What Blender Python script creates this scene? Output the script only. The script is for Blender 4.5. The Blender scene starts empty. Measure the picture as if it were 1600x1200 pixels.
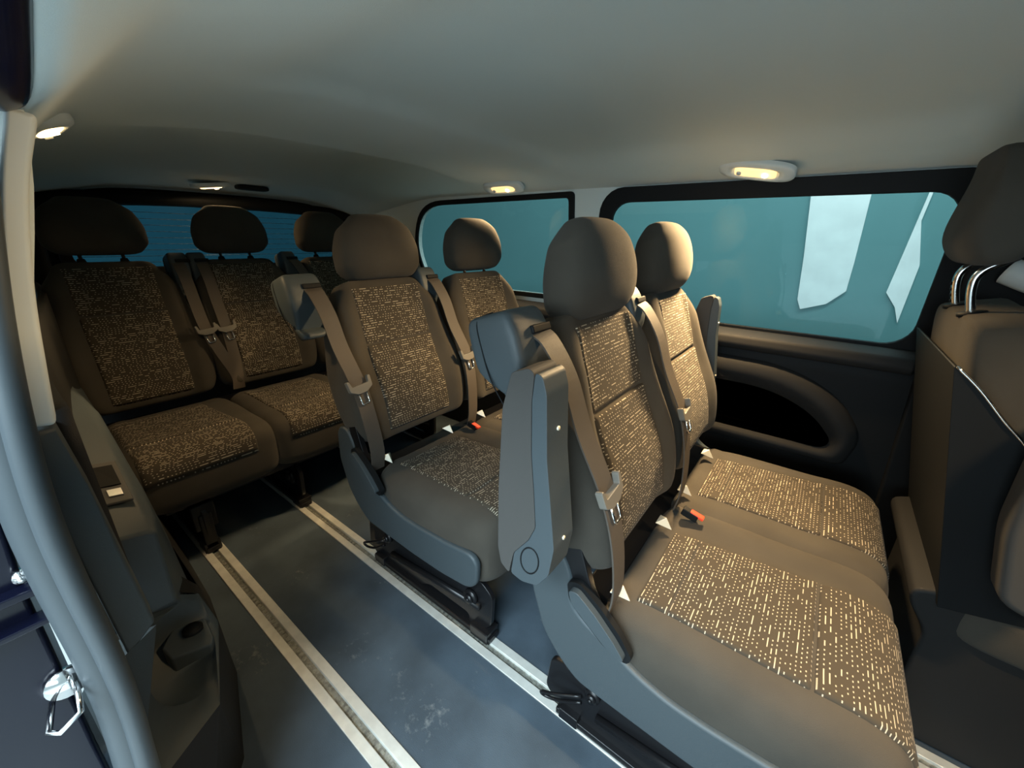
import bpy, bmesh, math, random
from mathutils import Vector, Matrix
from mathutils.geometry import tessellate_polygon
random.seed(7)
C = bpy.context.scene.collection
# vehicle axes: x forward, y to the far (left) side, z up, metres, floor at z = 0

# ---------------------------------------------------------------- camera
cd = bpy.data.cameras.new('camera'); cam = bpy.data.objects.new('camera', cd); C.objects.link(cam)
cd.sensor_width = 36; cd.lens = 14.22; cd.clip_start = 0.02
cam.matrix_world = Matrix(((0.79486794, -0.22084632, 0.56516535, 0.0),
                           (0.60646938, 0.25923593, -0.75165925, -0.9),
                           (0.01949002, 0.94022531, 0.33999486, 1.1),
                           (0, 0, 0, 1)))
bpy.context.scene.camera = cam
# ---------------------------------------------------------------- world, light, exposure
w = bpy.data.worlds.new('world'); bpy.context.scene.world = w; w.use_nodes = True
w.node_tree.nodes['Background'].inputs[0].default_value = (0.50, 0.70, 0.76, 1)
w.node_tree.nodes['Background'].inputs[1].default_value = 0.80
vs = bpy.context.scene.view_settings
vs.view_transform = 'Standard'; vs.look = 'None'; vs.gamma = 1; vs.use_curve_mapping = False; vs.exposure = 0.0

def area(name, loc, target, sx, sy, power, col):
    l = bpy.data.lights.new(name, 'AREA'); l.shape = 'RECTANGLE'; l.size = sx; l.size_y = sy
    l.energy = power; l.color = col
    o = bpy.data.objects.new(name, l); C.objects.link(o); o.location = loc
    o.rotation_euler = (Vector(target) - Vector(loc)).to_track_quat('-Z', 'Y').to_euler()
    return o
area('garage_light', (0.3, -2.9, 1.20), (-0.5, 0.0, 0.9), 2.2, 0.7, 55, (0.72, 0.90, 1.0))
area('garage_ceiling_light', (0.1, -2.9, 2.9), (-0.1, -2.1, 0.0), 2.6, 1.0, 300, (0.72, 0.90, 1.0))
area('garage_far_light', (0.2, 1.45, 3.2), (-0.5, 2.6, 0.9), 3.0, 0.5, 125, (0.85, 1.0, 1.0))

# ---------------------------------------------------------------- materials
def new_mat(name, col, rough=0.7, metal=0.0, bump=0.0, bscale=300.0, var=0.0, vscale=6.0, spec=0.4, sheen=0.0):
    m = bpy.data.materials.new(name); m.use_nodes = True
    nt = m.node_tree; b = nt.nodes['Principled BSDF']
    b.inputs['Base Color'].default_value = (*col, 1); b.inputs['Roughness'].default_value = rough
    b.inputs['Metallic'].default_value = metal; b.inputs['Specular IOR Level'].default_value = spec
    if sheen: b.inputs['Sheen Weight'].default_value = sheen; b.inputs['Sheen Roughness'].default_value = .5
    tc = nt.nodes.new('ShaderNodeTexCoord')
    if bump:
        n = nt.nodes.new('ShaderNodeTexNoise'); n.inputs['Scale'].default_value = bscale; n.inputs['Detail'].default_value = 3
        nt.links.new(tc.outputs['Object'], n.inputs['Vector'])
        bp = nt.nodes.new('ShaderNodeBump'); bp.inputs['Strength'].default_value = bump; bp.inputs['Distance'].default_value = 0.001
        nt.links.new(n.outputs['Fac'], bp.inputs['Height']); nt.links.new(bp.outputs['Normal'], b.inputs['Normal'])
    if var:
        n = nt.nodes.new('ShaderNodeTexNoise'); n.inputs['Scale'].default_value = vscale; n.inputs['Detail'].default_value = 6
        nt.links.new(tc.outputs['Object'], n.inputs['Vector'])
        r = nt.nodes.new('ShaderNodeValToRGB')
        r.color_ramp.elements[0].position = .35; r.color_ramp.elements[1].position = .7
        r.color_ramp.elements[0].color = (*[c*(1-var) for c in col], 1); r.color_ramp.elements[1].color = (*[min(1, c*(1+var)) for c in col], 1)
        nt.links.new(n.outputs['Fac'], r.inputs['Fac']); nt.links.new(r.outputs['Color'], b.inputs['Base Color'])
    return m

def dash_mat(name, base, dash, pitch=0.0072, cell=0.0098):
    """woven cloth with rows of short pale dashes; UV is in metres, u across the seat"""
    m = bpy.data.materials.new(name); m.use_nodes = True
    nt = m.node_tree; N = nt.nodes; L = nt.links; b = N['Principled BSDF']
    b.inputs['Roughness'].default_value = .95; b.inputs['Specular IOR Level'].default_value = .15
    b.inputs['Sheen Weight'].default_value = .05
    uv = N.new('ShaderNodeUVMap'); sp = N.new('ShaderNodeSeparateXYZ'); L.new(uv.outputs[0], sp.inputs[0])
    def M(op, a, c=None, d=None):
        n = N.new('ShaderNodeMath'); n.operation = op
        for i, x in enumerate((a, c, d)):
            if x is None: continue
            if isinstance(x, (int, float)): n.inputs[i].default_value = x
            else: L.new(x, n.inputs[i])
        return n.outputs[0]
    v = M('DIVIDE', sp.outputs[1], pitch); row = M('FLOOR', v); fv = M('FRACT', v)
    def white(a, c):
        cb = N.new('ShaderNodeCombineXYZ'); L.new(a, cb.inputs[0]); L.new(c, cb.inputs[1])
        wn = N.new('ShaderNodeTexWhiteNoise'); wn.noise_dimensions = '2D'; L.new(cb.outputs[0], wn.inputs['Vector']); return wn.outputs['Value']
    par = M('MULTIPLY', white(row, M('MULTIPLY', row, 3)), 6)
    u = M('ADD', M('DIVIDE', sp.outputs[0], cell), par)
    fu = M('FRACT', u)
    dot = M('LESS_THAN', M('ABSOLUTE', M('SUBTRACT', fu, .5)), .17)
    big = M('DIVIDE', u, 3); r2 = white(M('FLOOR', big), M('ADD', row, 37))
    lng = M('MULTIPLY', M('LESS_THAN', r2, .14), M('LESS_THAN', M('ABSOLUTE', M('SUBTRACT', M('FRACT', big), .5)), .36))
    mid = M('DIVIDE', u, 2); r3 = white(M('FLOOR', mid), M('ADD', row, 91))
    md = M('MULTIPLY', M('LESS_THAN', r3, .15), M('LESS_THAN', M('ABSOLUTE', M('SUBTRACT', M('FRACT', mid), .5)), .30))
    keep = M('LESS_THAN', white(M('FLOOR', u), row), .70)
    on = M('MAXIMUM', M('MAXIMUM', M('MULTIPLY', dot, keep), lng), md)
    th = M('LESS_THAN', M('ABSOLUTE', M('SUBTRACT', fv, .5)), .12)
    f = M('MULTIPLY', on, th)
    mx = N.new('ShaderNodeMix'); mx.data_type = 'RGBA'; L.new(f, mx.inputs[0])
    mx.inputs[6].default_value = (*base, 1); mx.inputs[7].default_value = (*dash, 1)
    L.new(mx.outputs[2], b.inputs['Base Color'])
    n = N.new('ShaderNodeTexNoise'); n.inputs['Scale'].default_value = 900; L.new(uv.outputs[0], n.inputs['Vector'])
    h = M('ADD', M('MULTIPLY', n.outputs['Fac'], .5), f)
    bp = N.new('ShaderNodeBump'); bp.inputs['Strength'].default_value = .5; bp.inputs['Distance'].default_value = .0008
    L.new(h, bp.inputs['Height']); L.new(bp.outputs['Normal'], b.inputs['Normal'])
    return m

MT = dict(
    fabric=new_mat('charcoal_cloth', (.056, .050, .041), .95, bump=.5, bscale=900, var=.10, vscale=9, spec=.12, sheen=.05),
    dash=dash_mat('dashed_cloth', (.050, .042, .031), (.46, .41, .32)),
    belt=new_mat('belt_webbing', (.075, .062, .050), .6, bump=.4, bscale=1500, spec=.4),
    plastic=new_mat('black_plastic', (.055, .060, .064), .5, bump=.35, bscale=1100, spec=.4),
    shell=new_mat('grey_black_plastic', (.046, .060, .068), .5, bump=.3, bscale=1100, spec=.45),
    pad=new_mat('armrest_skin', (.055, .053, .050), .7, bump=.3, bscale=900, spec=.3),
    tongue=new_mat('grey_tongue_plastic', (.15, .14, .12), .5, spec=.4),
    trim=new_mat('dark_trim', (.018, .018, .018), .6, bump=.3, bscale=800, spec=.15),
    trimlight=new_mat('dark_grey_trim', (.06, .06, .06), .55, bump=.3, bscale=800, spec=.4),
    black=new_mat('black_rubber', (.008, .009, .010), .6, spec=.15),
    steel=new_mat('black_steel', (.008, .008, .009), .3, spec=.35),
    chrome=new_mat('chrome', (.85, .85, .85), .15, metal=1),
    anchor=new_mat('satin_metal', (.80, .76, .62), .45, metal=.3),
    alu=new_mat('aluminium', (.78, .79, .74), .40, metal=.45, bump=.1, bscale=200, var=.08, vscale=30),
    alu_dark=new_mat('worn_track_metal', (.30, .31, .29), .5, metal=.7, var=.4, vscale=60),
    tooth=new_mat('bright_track_teeth', (.32, .33, .29), .4, metal=.5, var=.3, vscale=120),
    headliner=new_mat('grey_headliner', (.64, .70, .68), .95, bump=.3, bscale=700, spec=.1),
    lightplastic=new_mat('pale_grey_plastic', (.62, .68, .69), .5, spec=.4),
    carpet=new_mat('dark_floor_covering', (.052, .073, .094), .75, bump=.5, bscale=500, var=.22, vscale=7, spec=.3),
    seal=new_mat('door_seal_rubber', (.060, .073, .082), .42, bump=.15, bscale=60, spec=.4),
    navy=new_mat('navy_paint', (.003, .004, .014), .25, spec=.5),
    red=None,
    teal=new_mat('teal_wall_paint', (.13, .27, .28), .9, var=.05, vscale=.8, spec=.1),
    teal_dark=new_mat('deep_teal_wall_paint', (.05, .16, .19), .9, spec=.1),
    reflection_white=new_mat('white_reflection_sheet', (.80, .84, .83), .9, var=.06, vscale=9, spec=.1),  # for the added sheets that stand in for window reflections
    concrete=new_mat('concrete', (.66, .68, .67), .8, var=.15, vscale=2),
)
MT['red'] = new_mat('red_button', (.85, .06, .02), .35)
# floor wear: pale scuffs of their own shape
def scuffs(m):
    nt = m.node_tree; b = nt.nodes['Principled BSDF']; src = b.inputs['Base Color'].links[0].from_socket
    tc = nt.nodes.new('ShaderNodeTexCoord'); n = nt.nodes.new('ShaderNodeTexNoise'); n.inputs['Scale'].default_value = 45; n.inputs['Detail'].default_value = 8; n.inputs['Roughness'].default_value = .7
    n2 = nt.nodes.new('ShaderNodeTexNoise'); n2.inputs['Scale'].default_value = 5
    nt.links.new(tc.outputs['Object'], n.inputs['Vector']); nt.links.new(tc.outputs['Object'], n2.inputs['Vector'])
    mu = nt.nodes.new('ShaderNodeMath'); mu.operation = 'MULTIPLY'; nt.links.new(n.outputs['Fac'], mu.inputs[0]); nt.links.new(n2.outputs['Fac'], mu.inputs[1])
    r = nt.nodes.new('ShaderNodeValToRGB'); r.color_ramp.elements[0].position = .35; r.color_ramp.elements[1].position = .50
    nt.links.new(mu.outputs[0], r.inputs['Fac'])
    mx = nt.nodes.new('ShaderNodeMix'); mx.data_type = 'RGBA'; nt.links.new(r.outputs['Color'], mx.inputs[0])
    nt.links.new(src, mx.inputs[6]); mx.inputs[7].default_value = (.16, .18, .19, 1); nt.links.new(mx.outputs[2], b.inputs['Base Color'])
scuffs(MT['carpet'])

def glass_mat(name, tint, gloss=.012, lines=False):
    m = bpy.data.materials.new(name); m.use_nodes = True; nt = m.node_tree; nt.nodes.remove(nt.nodes['Principled BSDF'])
    out = nt.nodes['Material Output']
    t = nt.nodes.new('ShaderNodeBsdfTransparent'); t.inputs[0].default_value = (*tint, 1)
    g = nt.nodes.new('ShaderNodeBsdfGlossy'); g.inputs['Roughness'].default_value = .02; g.inputs[0].default_value = (.9, .95, 1, 1)
    mx = nt.nodes.new('ShaderNodeMixShader'); mx.inputs[0].default_value = gloss
    nt.links.new(t.outputs[0], mx.inputs[1]); nt.links.new(g.outputs[0], mx.inputs[2]); nt.links.new(mx.outputs[0], out.inputs[0])
    return m
MT['glass'] = glass_mat('privacy_glass', (.68, .74, .74))
MT['glass_rear'] = glass_mat('rear_glass', (.45, .56, .62), .015)
def emit_mat(name, col, s):
    m = bpy.data.materials.new(name); m.use_nodes = True; b = m.node_tree.nodes['Principled BSDF']
    b.inputs['Base Color'].default_value = (.9, .8, .6, 1); b.inputs['Emission Color'].default_value = (*col, 1); b.inputs['Emission Strength'].default_value = s
    return m
MT['lens'] = emit_mat('lamp_lens', (1.0, .62, .25), 1.3)
MT['lens_hot'] = emit_mat('lamp_bulb', (1.0, .80, .45), 9)
MT['lens_bright'] = emit_mat('bright_lamp_lens', (1.0, .66, .30), 5)

# ---------------------------------------------------------------- helpers
def link(name, bm, mat, parent=None, smooth=True, loc=None, bevel=0, solid=0, kind=None):
    bmesh.ops.recalc_face_normals(bm, faces=bm.faces)
    me = bpy.data.meshes.new(name); bm.to_mesh(me); bm.free()
    o = bpy.data.objects.new(name, me); C.objects.link(o)
    me.materials.append(MT[mat])
    for p in me.polygons: p.use_smooth = smooth
    if parent: o.parent = parent
    if loc: o.location = loc
    if solid:
        s = o.modifiers.new('solid', 'SOLIDIFY'); s.thickness = solid; s.offset = -1
    if bevel:
        b = o.modifiers.new('bevel', 'BEVEL'); b.width = bevel; b.segments = 3; b.limit_method = 'ANGLE'; b.angle_limit = math.radians(35)
        wn = o.modifiers.new('wn', 'WEIGHTED_NORMAL')
    if kind: o['kind'] = kind
    return o
def tag(o, label, cat, group=None):
    o['label'] = label; o['category'] = cat
    if group: o['group'] = group
    return o
def thing(name, label, cat, loc=(0, 0, 0), group=None):
    o = bpy.data.objects.new(name, None); C.objects.link(o); o.location = loc; o.empty_display_size = .05
    return tag(o, label, cat, group)
def copy_tree(o, parent=None):
    c = o.copy(); C.objects.link(c); c.parent = parent
    for ch in [x for x in bpy.data.objects if x.parent == o]: copy_tree(ch, c)
    return c

def box(bm, x0, x1, y0, y1, z0, z1, mtx=None):
    vs_ = [bm.verts.new((x, y, z)) for x in (x0, x1) for y in (y0, y1) for z in (z0, z1)]
    for f in ((0, 1, 3, 2), (4, 6, 7, 5), (0, 4, 5, 1), (2, 3, 7, 6), (0, 2, 6, 4), (1, 5, 7, 3)):
        bm.faces.new([vs_[i] for i in f])
    if mtx: bmesh.ops.transform(bm, matrix=mtx, verts=vs_)
    return vs_
def prism_xz(bm, pts, y0, y1):
    """polygon in the x-z plane extruded from y0 to y1"""
    n = len(pts)
    a = [bm.verts.new((p[0], y0, p[1])) for p in pts]; b = [bm.verts.new((p[0], y1, p[1])) for p in pts]
    bm.faces.new(a[::-1]); bm.faces.new(b)
    for i in range(n): bm.faces.new((a[i], a[(i+1) % n], b[(i+1) % n], b[i]))
def spline(pts, k=6, closed=False):
    P = [Vector(p) for p in pts]; n = len(P); out = []
    for i in range(n if closed else n-1):
        p1, p2 = P[i], P[(i+1) % n]
        p0 = P[i-1] if (closed or i > 0) else p1 + (p1-p2)
        p3 = P[(i+2) % n] if (closed or i < n-2) else p2 + (p2-p1)
        for j in range(k):
            t = j/k
            out.append(.5*((2*p1)+(p2-p0)*t+(2*p0-5*p1+4*p2-p3)*t*t+(3*p1-p0-3*p2+p3)*t**3))
    if not closed: out.append(P[-1])
    return out
def tube(bm, pts, r, seg=10, closed=False, ry=None, up=None):
    """sweep an ellipse (r across, ry along up) along pts; ends capped"""
    P = [Vector(p) for p in pts]; n = len(P); rings = []
    upv = Vector(up) if up else None; prev = None
    for i in range(n):
        a = P[(i-1) % n] if (closed or i > 0) else P[i]; b = P[(i+1) % n] if (closed or i < n-1) else P[i]
        t = (b-a).normalized()
        ref = upv if upv else (prev if prev else (Vector((0, 0, 1)) if abs(t.z) < .9 else Vector((1, 0, 0))))
        s = t.cross(ref).normalized(); u = s.cross(t).normalized(); prev = u
        rr = r(i/(n-1)) if callable(r) else r; r2 = ry if ry else rr
        rings.append([bm.verts.new(P[i] + s*rr*math.cos(2*math.pi*k/seg) + u*r2*math.sin(2*math.pi*k/seg)) for k in range(seg)])
    m = n if closed else n-1
    for i in range(m):
        A, B = rings[i], rings[(i+1) % n]
        for k in range(seg): bm.faces.new((A[k], A[(k+1) % seg], B[(k+1) % seg], B[k]))
    if not closed: bm.faces.new(rings[0][::-1]); bm.faces.new(rings[-1])
def ribbon(bm, pts, wv, width, th=.0016):
    P = [Vector(p) for p in pts]; W = Vector(wv).normalized(); rings = []
    for i, p in enumerate(P):
        t = (P[min(i+1, len(P)-1)]-P[max(i-1, 0)]).normalized(); n = t.cross(W).normalized(); s = n.cross(t).normalized()
        rings.append([bm.verts.new(p + s*width/2*a + n*th*b) for a, b in ((-1, -1), (1, -1), (1, 1), (-1, 1))])
    for A, B in zip(rings, rings[1:]):
        for k in range(4): bm.faces.new((A[k], A[(k+1) % 4], B[(k+1) % 4], B[k]))
    bm.faces.new(rings[0][::-1]); bm.faces.new(rings[-1])
def cyl(bm, c, axis, r, h, seg=20, r2=None):
    q = Vector(axis).normalized().to_track_quat('Z', 'Y').to_matrix().to_4x4()
    bmesh.ops.create_cone(bm, cap_ends=True, segments=seg, radius1=r, radius2=r2 if r2 is not None else r, depth=h, matrix=Matrix.Translation(c) @ q)
def superf(a, p): return max(0.0, 1-abs(a)**p)**(1/p)
def sst(a, b, x):
    t = max(0, min(1, (x-a)/(b-a))); return t*t*(3-2*t)
def pillow(bm, mp, s0, s1, width, front, back, mid, pu=4, pv=4, nu=28, nv=28):
    """closed cushion; mp(a, s, t) -> point; width(v)->(left,right); front/back(u, v) -> t"""
    us = [math.sin(math.pi/2*(-1+2*i/nu)) for i in range(nu+1)]; vv = [math.sin(math.pi/2*(-1+2*j/nv)) for j in range(nv+1)]
    def P(u, v, side):
        l, r = width(v); a = (l+r)/2 + (r-l)/2*u*(1-.10*abs(v)**8*abs(u)); s = (s0+s1)/2 + (s1-s0)/2*v*(1-.06*abs(u)**8)
        e = superf(u, pu)*superf(v, pv); tgt = front(u, v) if side else back(u, v)
        return mp(a, s, mid + (tgt-mid)*e)
    G = []
    for side in (1, 0):
        g = []
        for j, v in enumerate(vv):
            rw = []
            for i, u in enumerate(us):
                if side == 0 and (i in (0, nu) or j in (0, nv)): rw.append(G[0][j][i])
                else: rw.append(bm.verts.new(P(u, v, side)))
            g.append(rw)
        G.append(g)
    for g in G:
        for j in range(nv):
            for i in range(nu):
                bm.faces.new((g[j][i], g[j][i+1], g[j+1][i+1], g[j+1][i]))
    return P
def sheet(bm, fn, a0, a1, b0, b1, na, nb, uvfn=None):
    uvl = bm.loops.layers.uv.new('UVMap')
    g = [[bm.verts.new(fn(a0+(a1-a0)*i/na, b0+(b1-b0)*j/nb)) for i in range(na+1)] for j in range(nb+1)]
    for j in range(nb):
        for i in range(na):
            f = bm.faces.new((g[j][i], g[j][i+1], g[j+1][i+1], g[j+1][i]))
            for lp, (ii, jj) in zip(f.loops, ((i, j), (i+1, j), (i+1, j+1), (i, j+1))):
                a = a0+(a1-a0)*ii/na; b = b0+(b1-b0)*jj/nb
                lp[uvl].uv = uvfn(a, b) if uvfn else (a+3, b+3)
def rrect(x0, x1, z0, z1, r, k=6):
    pts = []
    for cx, cz, a0 in ((x1-r, z1-r, 0), (x0+r, z1-r, 90), (x0+r, z0+r, 180), (x1-r, z0+r, 270)):
        for i in range(k+1):
            a = math.radians(a0+90*i/k); pts.append((cx+r*math.cos(a), cz+r*math.sin(a)))
    return pts
def roundpoly(pts, r, k=5):
    out = []; n = len(pts)
    for i in range(n):
        p0, p1, p2 = Vector(pts[i-1]), Vector(pts[i]), Vector(pts[(i+1) % n])
        rr = r[i] if isinstance(r, (list, tuple)) else r
        a = p1 + (p0-p1).normalized()*min(rr, (p0-p1).length*.48); b = p1 + (p2-p1).normalized()*min(rr, (p2-p1).length*.48)
        for j in range(k+1):
            t = j/k; out.append(tuple((1-t)**2*a + 2*t*(1-t)*p1 + t*t*b))
    return out

# ---------------------------------------------------------------- vehicle shell
RAILS = (-.605, -.266, .135, .475)
def make_floor():
    bm = bmesh.new(); ys = [-.98]
    for r in RAILS: ys += [r-.034, r+.034]
    ys.append(.80)
    for i in range(0, len(ys), 2): box(bm, -2.62, 1.5, ys[i], ys[i+1], -.03, 0)
    box(bm, -2.62, 1.5, -.98, .80, -.06, -.031)
    link('floor', bm, 'carpet', smooth=False, kind='structure')
make_floor()

def ceil_z(x, y):
    z = 1.372 - .092*(abs(y)/.78)**3.5
    z -= .105*sst(-1.7, -2.75, x) if x < -1.7 else 0
    z -= .052*sst(-.70, -.818, y)*sst(-.42, -.63, x)
    inner = 1-sst(.42, .60, abs(y-.02))
    z += .016*sst(-.93, -.85, x)*inner
    z -= .010*math.exp(-((x+1.38+.10*abs(y)**2)/.045)**2)*(1-sst(.5, .7, abs(y-.02)))
    z += .008*sst(-1.40, -1.5, x)*inner if x < -1.4 else 0
    return z
bm = bmesh.new()
sheet(bm, lambda x, y: Vector((x, y, ceil_z(x, y))), -2.64, 1.5, -.818, .79, 150, 60)
ce = link('ceiling', bm, 'headliner', solid=.03, kind='structure')
ce.modifiers['solid'].offset = 1 if ce.data.polygons[0].normal.z > 0 else -1

def yfar(z): return .80 - (z-.80)*.12
def wall_with_holes(name, outer, holes, mp, mat, th, outward, kind='structure', smooth=False):
    bm = bmesh.new(); loops = [[Vector((a, b, 0)) for a, b in l] for l in [outer]+holes]
    flat = [v for l in loops for v in l]; tris = tessellate_polygon(loops)
    V = [bm.verts.new(mp(v.x, v.y)) for v in flat]
    for t in tris:
        try: bm.faces.new([V[i] for i in t])
        except ValueError: pass
    o = link(name, bm, mat, smooth=smooth, solid=th, kind=kind)
    nrm = sum((p.normal*p.area for p in o.data.polygons), Vector())
    o.modifiers['solid'].offset = 1 if nrm.dot(Vector(outward)) > 0 else -1
    return o
W1 = rrect(-.76, .25, .80, 1.250, .07)          # front far window opening
W2 = roundpoly([(-1.99, 1.05), (-1.88, 1.26), (-.945, 1.27), (-.945, .84), (-1.92, .84)], [.12, .16, .02, .02, .08], 7)
mpf = lambda x, z: Vector((x, yfar(z), z))
def split_outer(): return [(-2.64, .74), (1.5, .74), (1.5, 1.33), (-2.64, 1.33)]
wall_with_holes('wall_left', split_outer(), [W1, W2], mpf, 'headliner', .03, (0, 1, 0))
def frame_loop(name, loop, mp, r, ry, mat, label=None, parent=None):
    bm = bmesh.new(); tube(bm, [mp(a, b) for a, b in loop], r, 8, closed=True, ry=ry, up=(0, 1, 0))
    return link(name, bm, mat, parent)
def pane(name, loop, mp, mat, parent, th=.004):
    bm = bmesh.new(); f = bm.faces.new([bm.verts.new(mp(a, b)) for a, b in loop])
    return link(name, bm, mat, parent, smooth=False, solid=th)
def grow(loop, d):
    cx = sum(p[0] for p in loop)/len(loop); cz = sum(p[1] for p in loop)/len(loop)
    xs = [p[0] for p in loop]; zs = [p[1] for p in loop]; hx = (max(xs)-min(xs))/2; hz = (max(zs)-min(zs))/2
    return [(cx+(a-cx)*(hx+d)/hx, cz+(b-cz)*(hz+d)/hz) for a, b in loop]
def band(name, inner, outer, mp, off, th, mat, parent=None):
    """flat rubber band between two loops of equal length"""
    bm = bmesh.new(); n = len(inner)
    A = [bm.verts.new(mp(a, b)+off) for a, b in inner]; B = [bm.verts.new(mp(a, b)+off) for a, b in outer]
    A2 = [bm.verts.new(mp(a, b)+off+th) for a, b in inner]; B2 = [bm.verts.new(mp(a, b)+off+th) for a, b in outer]
    for i in range(n):
        j = (i+1) % n
        bm.faces.new((A[i], A[j], B[j], B[i])); bm.faces.new((A2[i], B2[i], B2[j], A2[j]))
        bm.faces.new((A[i], A2[i], A2[j], A[j])); bm.faces.new((B[i], B[j], B2[j], B2[i]))
    return link(name, bm, mat, parent, smooth=False, bevel=.004)
def window(name, loop, mp, glass, inset, gin, gout, off, th, gn):
    root = bpy.data.objects.new(name, None); C.objects.link(root); root['kind'] = 'structure'
    pane('pane', grow(loop, .01), lambda a, b: mp(a, b)+gn, glass, root)
    band('window_seal', grow(loop, gin), gout if isinstance(gout, list) else grow(loop, gout), mp, off, th, 'black', root)
    return root
window('window_1', W1, mpf, 'glass', 0, -.012, rrect(-.805, .33, .785, 1.292, .10), Vector((0, -.016, 0)), Vector((0, .020, 0)), Vector((0, .012, 0)))
window('window_2', W2, mpf, 'glass', 0, -.006, .018, Vector((0, -.010, 0)), Vector((0, .014, 0)), Vector((0, .012, 0)))

# lower far wall trim, profile swept along x
def profile_x(name, prof, x0, x1, mat, parent=None, bevel=0, nx=1, kind=None, smooth=False):
    bm = bmesh.new(); n = len(prof); xs = [x0+(x1-x0)*i/nx for i in range(nx+1)]
    R = [[bm.verts.new((x, p[0], p[1])) for p in prof] for x in xs]
    for A, B in zip(R, R[1:]):
        for i in range(n): bm.faces.new((A[i], A[(i+1) % n], B[(i+1) % n], B[i]))
    bm.faces.new(R[0][::-1]); bm.faces.new(R[-1])
    return link(name, bm, mat, parent, smooth=smooth, bevel=bevel, kind=kind)
profile_x('trim_1', [(.86, 0), (.755, 0), (.755, .70), (.765, .74), (.86, .74)], -2.62, 1.5, 'black', bevel=.01, kind='structure')
profile_x('trim_2', [(.83, .732), (.735, .735), (.725, .755), (.733, .782), (.765, .800), (.83, .804)], -2.6, .262, 'trim', bevel=.008, kind='structure')
# B pillar trim ahead of the window
bm = bmesh.new(); prism_xz(bm, roundpoly([(.27, .72), (.30, .0), (1.1, .0), (1.1, 1.31), (.30, 1.31), (.305, 1.20), (.285, .95)], .03), .745, .83)
link('trim_3', bm, 'black', smooth=False, bevel=.01, kind='structure')
# pocket panel on the far side
pk = thing('side_trim_panel', 'black arched side trim panel with recessed pocket under the large side window', 'trim panel', (0, .755, 0))
outer = roundpoly([(-.75, .715), (-.048, .702), (.12, .625), (.205, .50), (.175, .385), (-.75, .385)], [.01, .10, .10, .05, .03, .01], 6)
inner = roundpoly([(-.75, .610), (-.087, .615), (.058, .556), (.135, .465), (.115, .425), (-.75, .425)], [.01, .10, .10, .04, .03, .01], 6)
bm = bmesh.new(); n = len(outer)
A = [bm.verts.new((a, 0, b)) for a, b in outer]; B = [bm.verts.new((a*.995, -.022, b)) for a, b in grow(outer, -.012)]
D = [bm.verts.new((a, -.022, b)) for a, b in inner]; E_ = [bm.verts.new((a, .0, b)) for a, b in grow(inner, -.006)]
for P_, Q_ in ((A, B), (B, D), (D, E_)):
    for i in range(n): bm.faces.new((P_[i], P_[(i+1) % n], Q_[(i+1) % n], Q_[i]))
bm.faces.new(E_)
link('panel', bm, 'trim', pk)

# rear wall (tailgate)
WR = rrect(-.60, .62, .93, 1.215, .06)
mpr = lambda y, z: Vector((-2.60+(1.2-z)*-.10, y, z))
wall_with_holes('wall_rear', [(-.84, -.02), (.86, -.02), (.86, 1.40), (-.84, 1.40)], [WR], mpr, 'black', .03, (-1, 0, 0))
wr = window('window_3', WR, mpr, 'glass_rear', 0, -.004, .035, Vector((.0, 0, 0)), Vector((.014, 0, 0)), Vector((-.012, 0, 0)))
for k in range(9):
    z = .955+.028*k
    bm = bmesh.new(); tube(bm, [mpr(-.57, z)+Vector((-.009, 0, 0)), mpr(.59, z)+Vector((-.009, 0, 0))], .0011, 5)
    link('heater_wire', bm, 'alu_dark', wr)
# rear corner fillers: tailgate opening frame on the headliner
bm = bmesh.new(); tube(bm, spline([(-2.56, -.70, .60), (-2.555, -.70, 1.0), (-2.55, -.675, 1.15), (-2.54, -.60, 1.215), (-2.535, 0, 1.240), (-2.54, .62, 1.215), (-2.55, .70, 1.15), (-2.555, .745, 1.0), (-2.56, .75, .60)], 8), .03, 10)
link('trim_4', bm, 'black', kind='structure')
# wheelhouse trims behind the last row, far side: slope of headliner
# ---------------------------------------------------------------- near side: quarter trim, pillar, seal, body
def mesh_pts(bm, pts, faces):
    V = [bm.verts.new(p) for p in pts]
    for f in faces: bm.faces.new([V[i] for i in f])
def yn(z): return -.915 + (max(0, z-.62))*.155
# rear near side wall upper (headliner cloth) and lower (black)
bm = bmesh.new()
sheet(bm, lambda x, z: Vector((x, -.838 + .10*sst(-.68, -2.5, x)*1.0 - .062*sst(1.25, .9, z), z)), -2.6, -.68, .88, 1.32, 30, 10)
link('wall_right', bm, 'headliner', solid=.02, kind='structure')
bm = bmesh.new()
def lo_(x): return 0 if x < -.97 else .56
sheet(bm, lambda x, t: Vector((x, -.885 + .13*sst(-.75, -2.4, x), lo_(x)+(.90-lo_(x))*t)), -2.6, -.68, 0, 1, 48, 6)
link('trim_5', bm, 'trim', solid=.02, kind='structure')
# ahead of the door opening, behind the camera
bm = bmesh.new(); box(bm, .36, 1.5, -.97, -.90, 0, 1.35)
link('trim_6', bm, 'trim', smooth=False, kind='structure')
# unseen panel added over the windscreen end to keep outside light out
bm = bmesh.new(); box(bm, 1.5, 1.56, -.95, .86, 0, 1.40)
link('wall_front_blocker', bm, 'trim', smooth=False, kind='structure')

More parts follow.
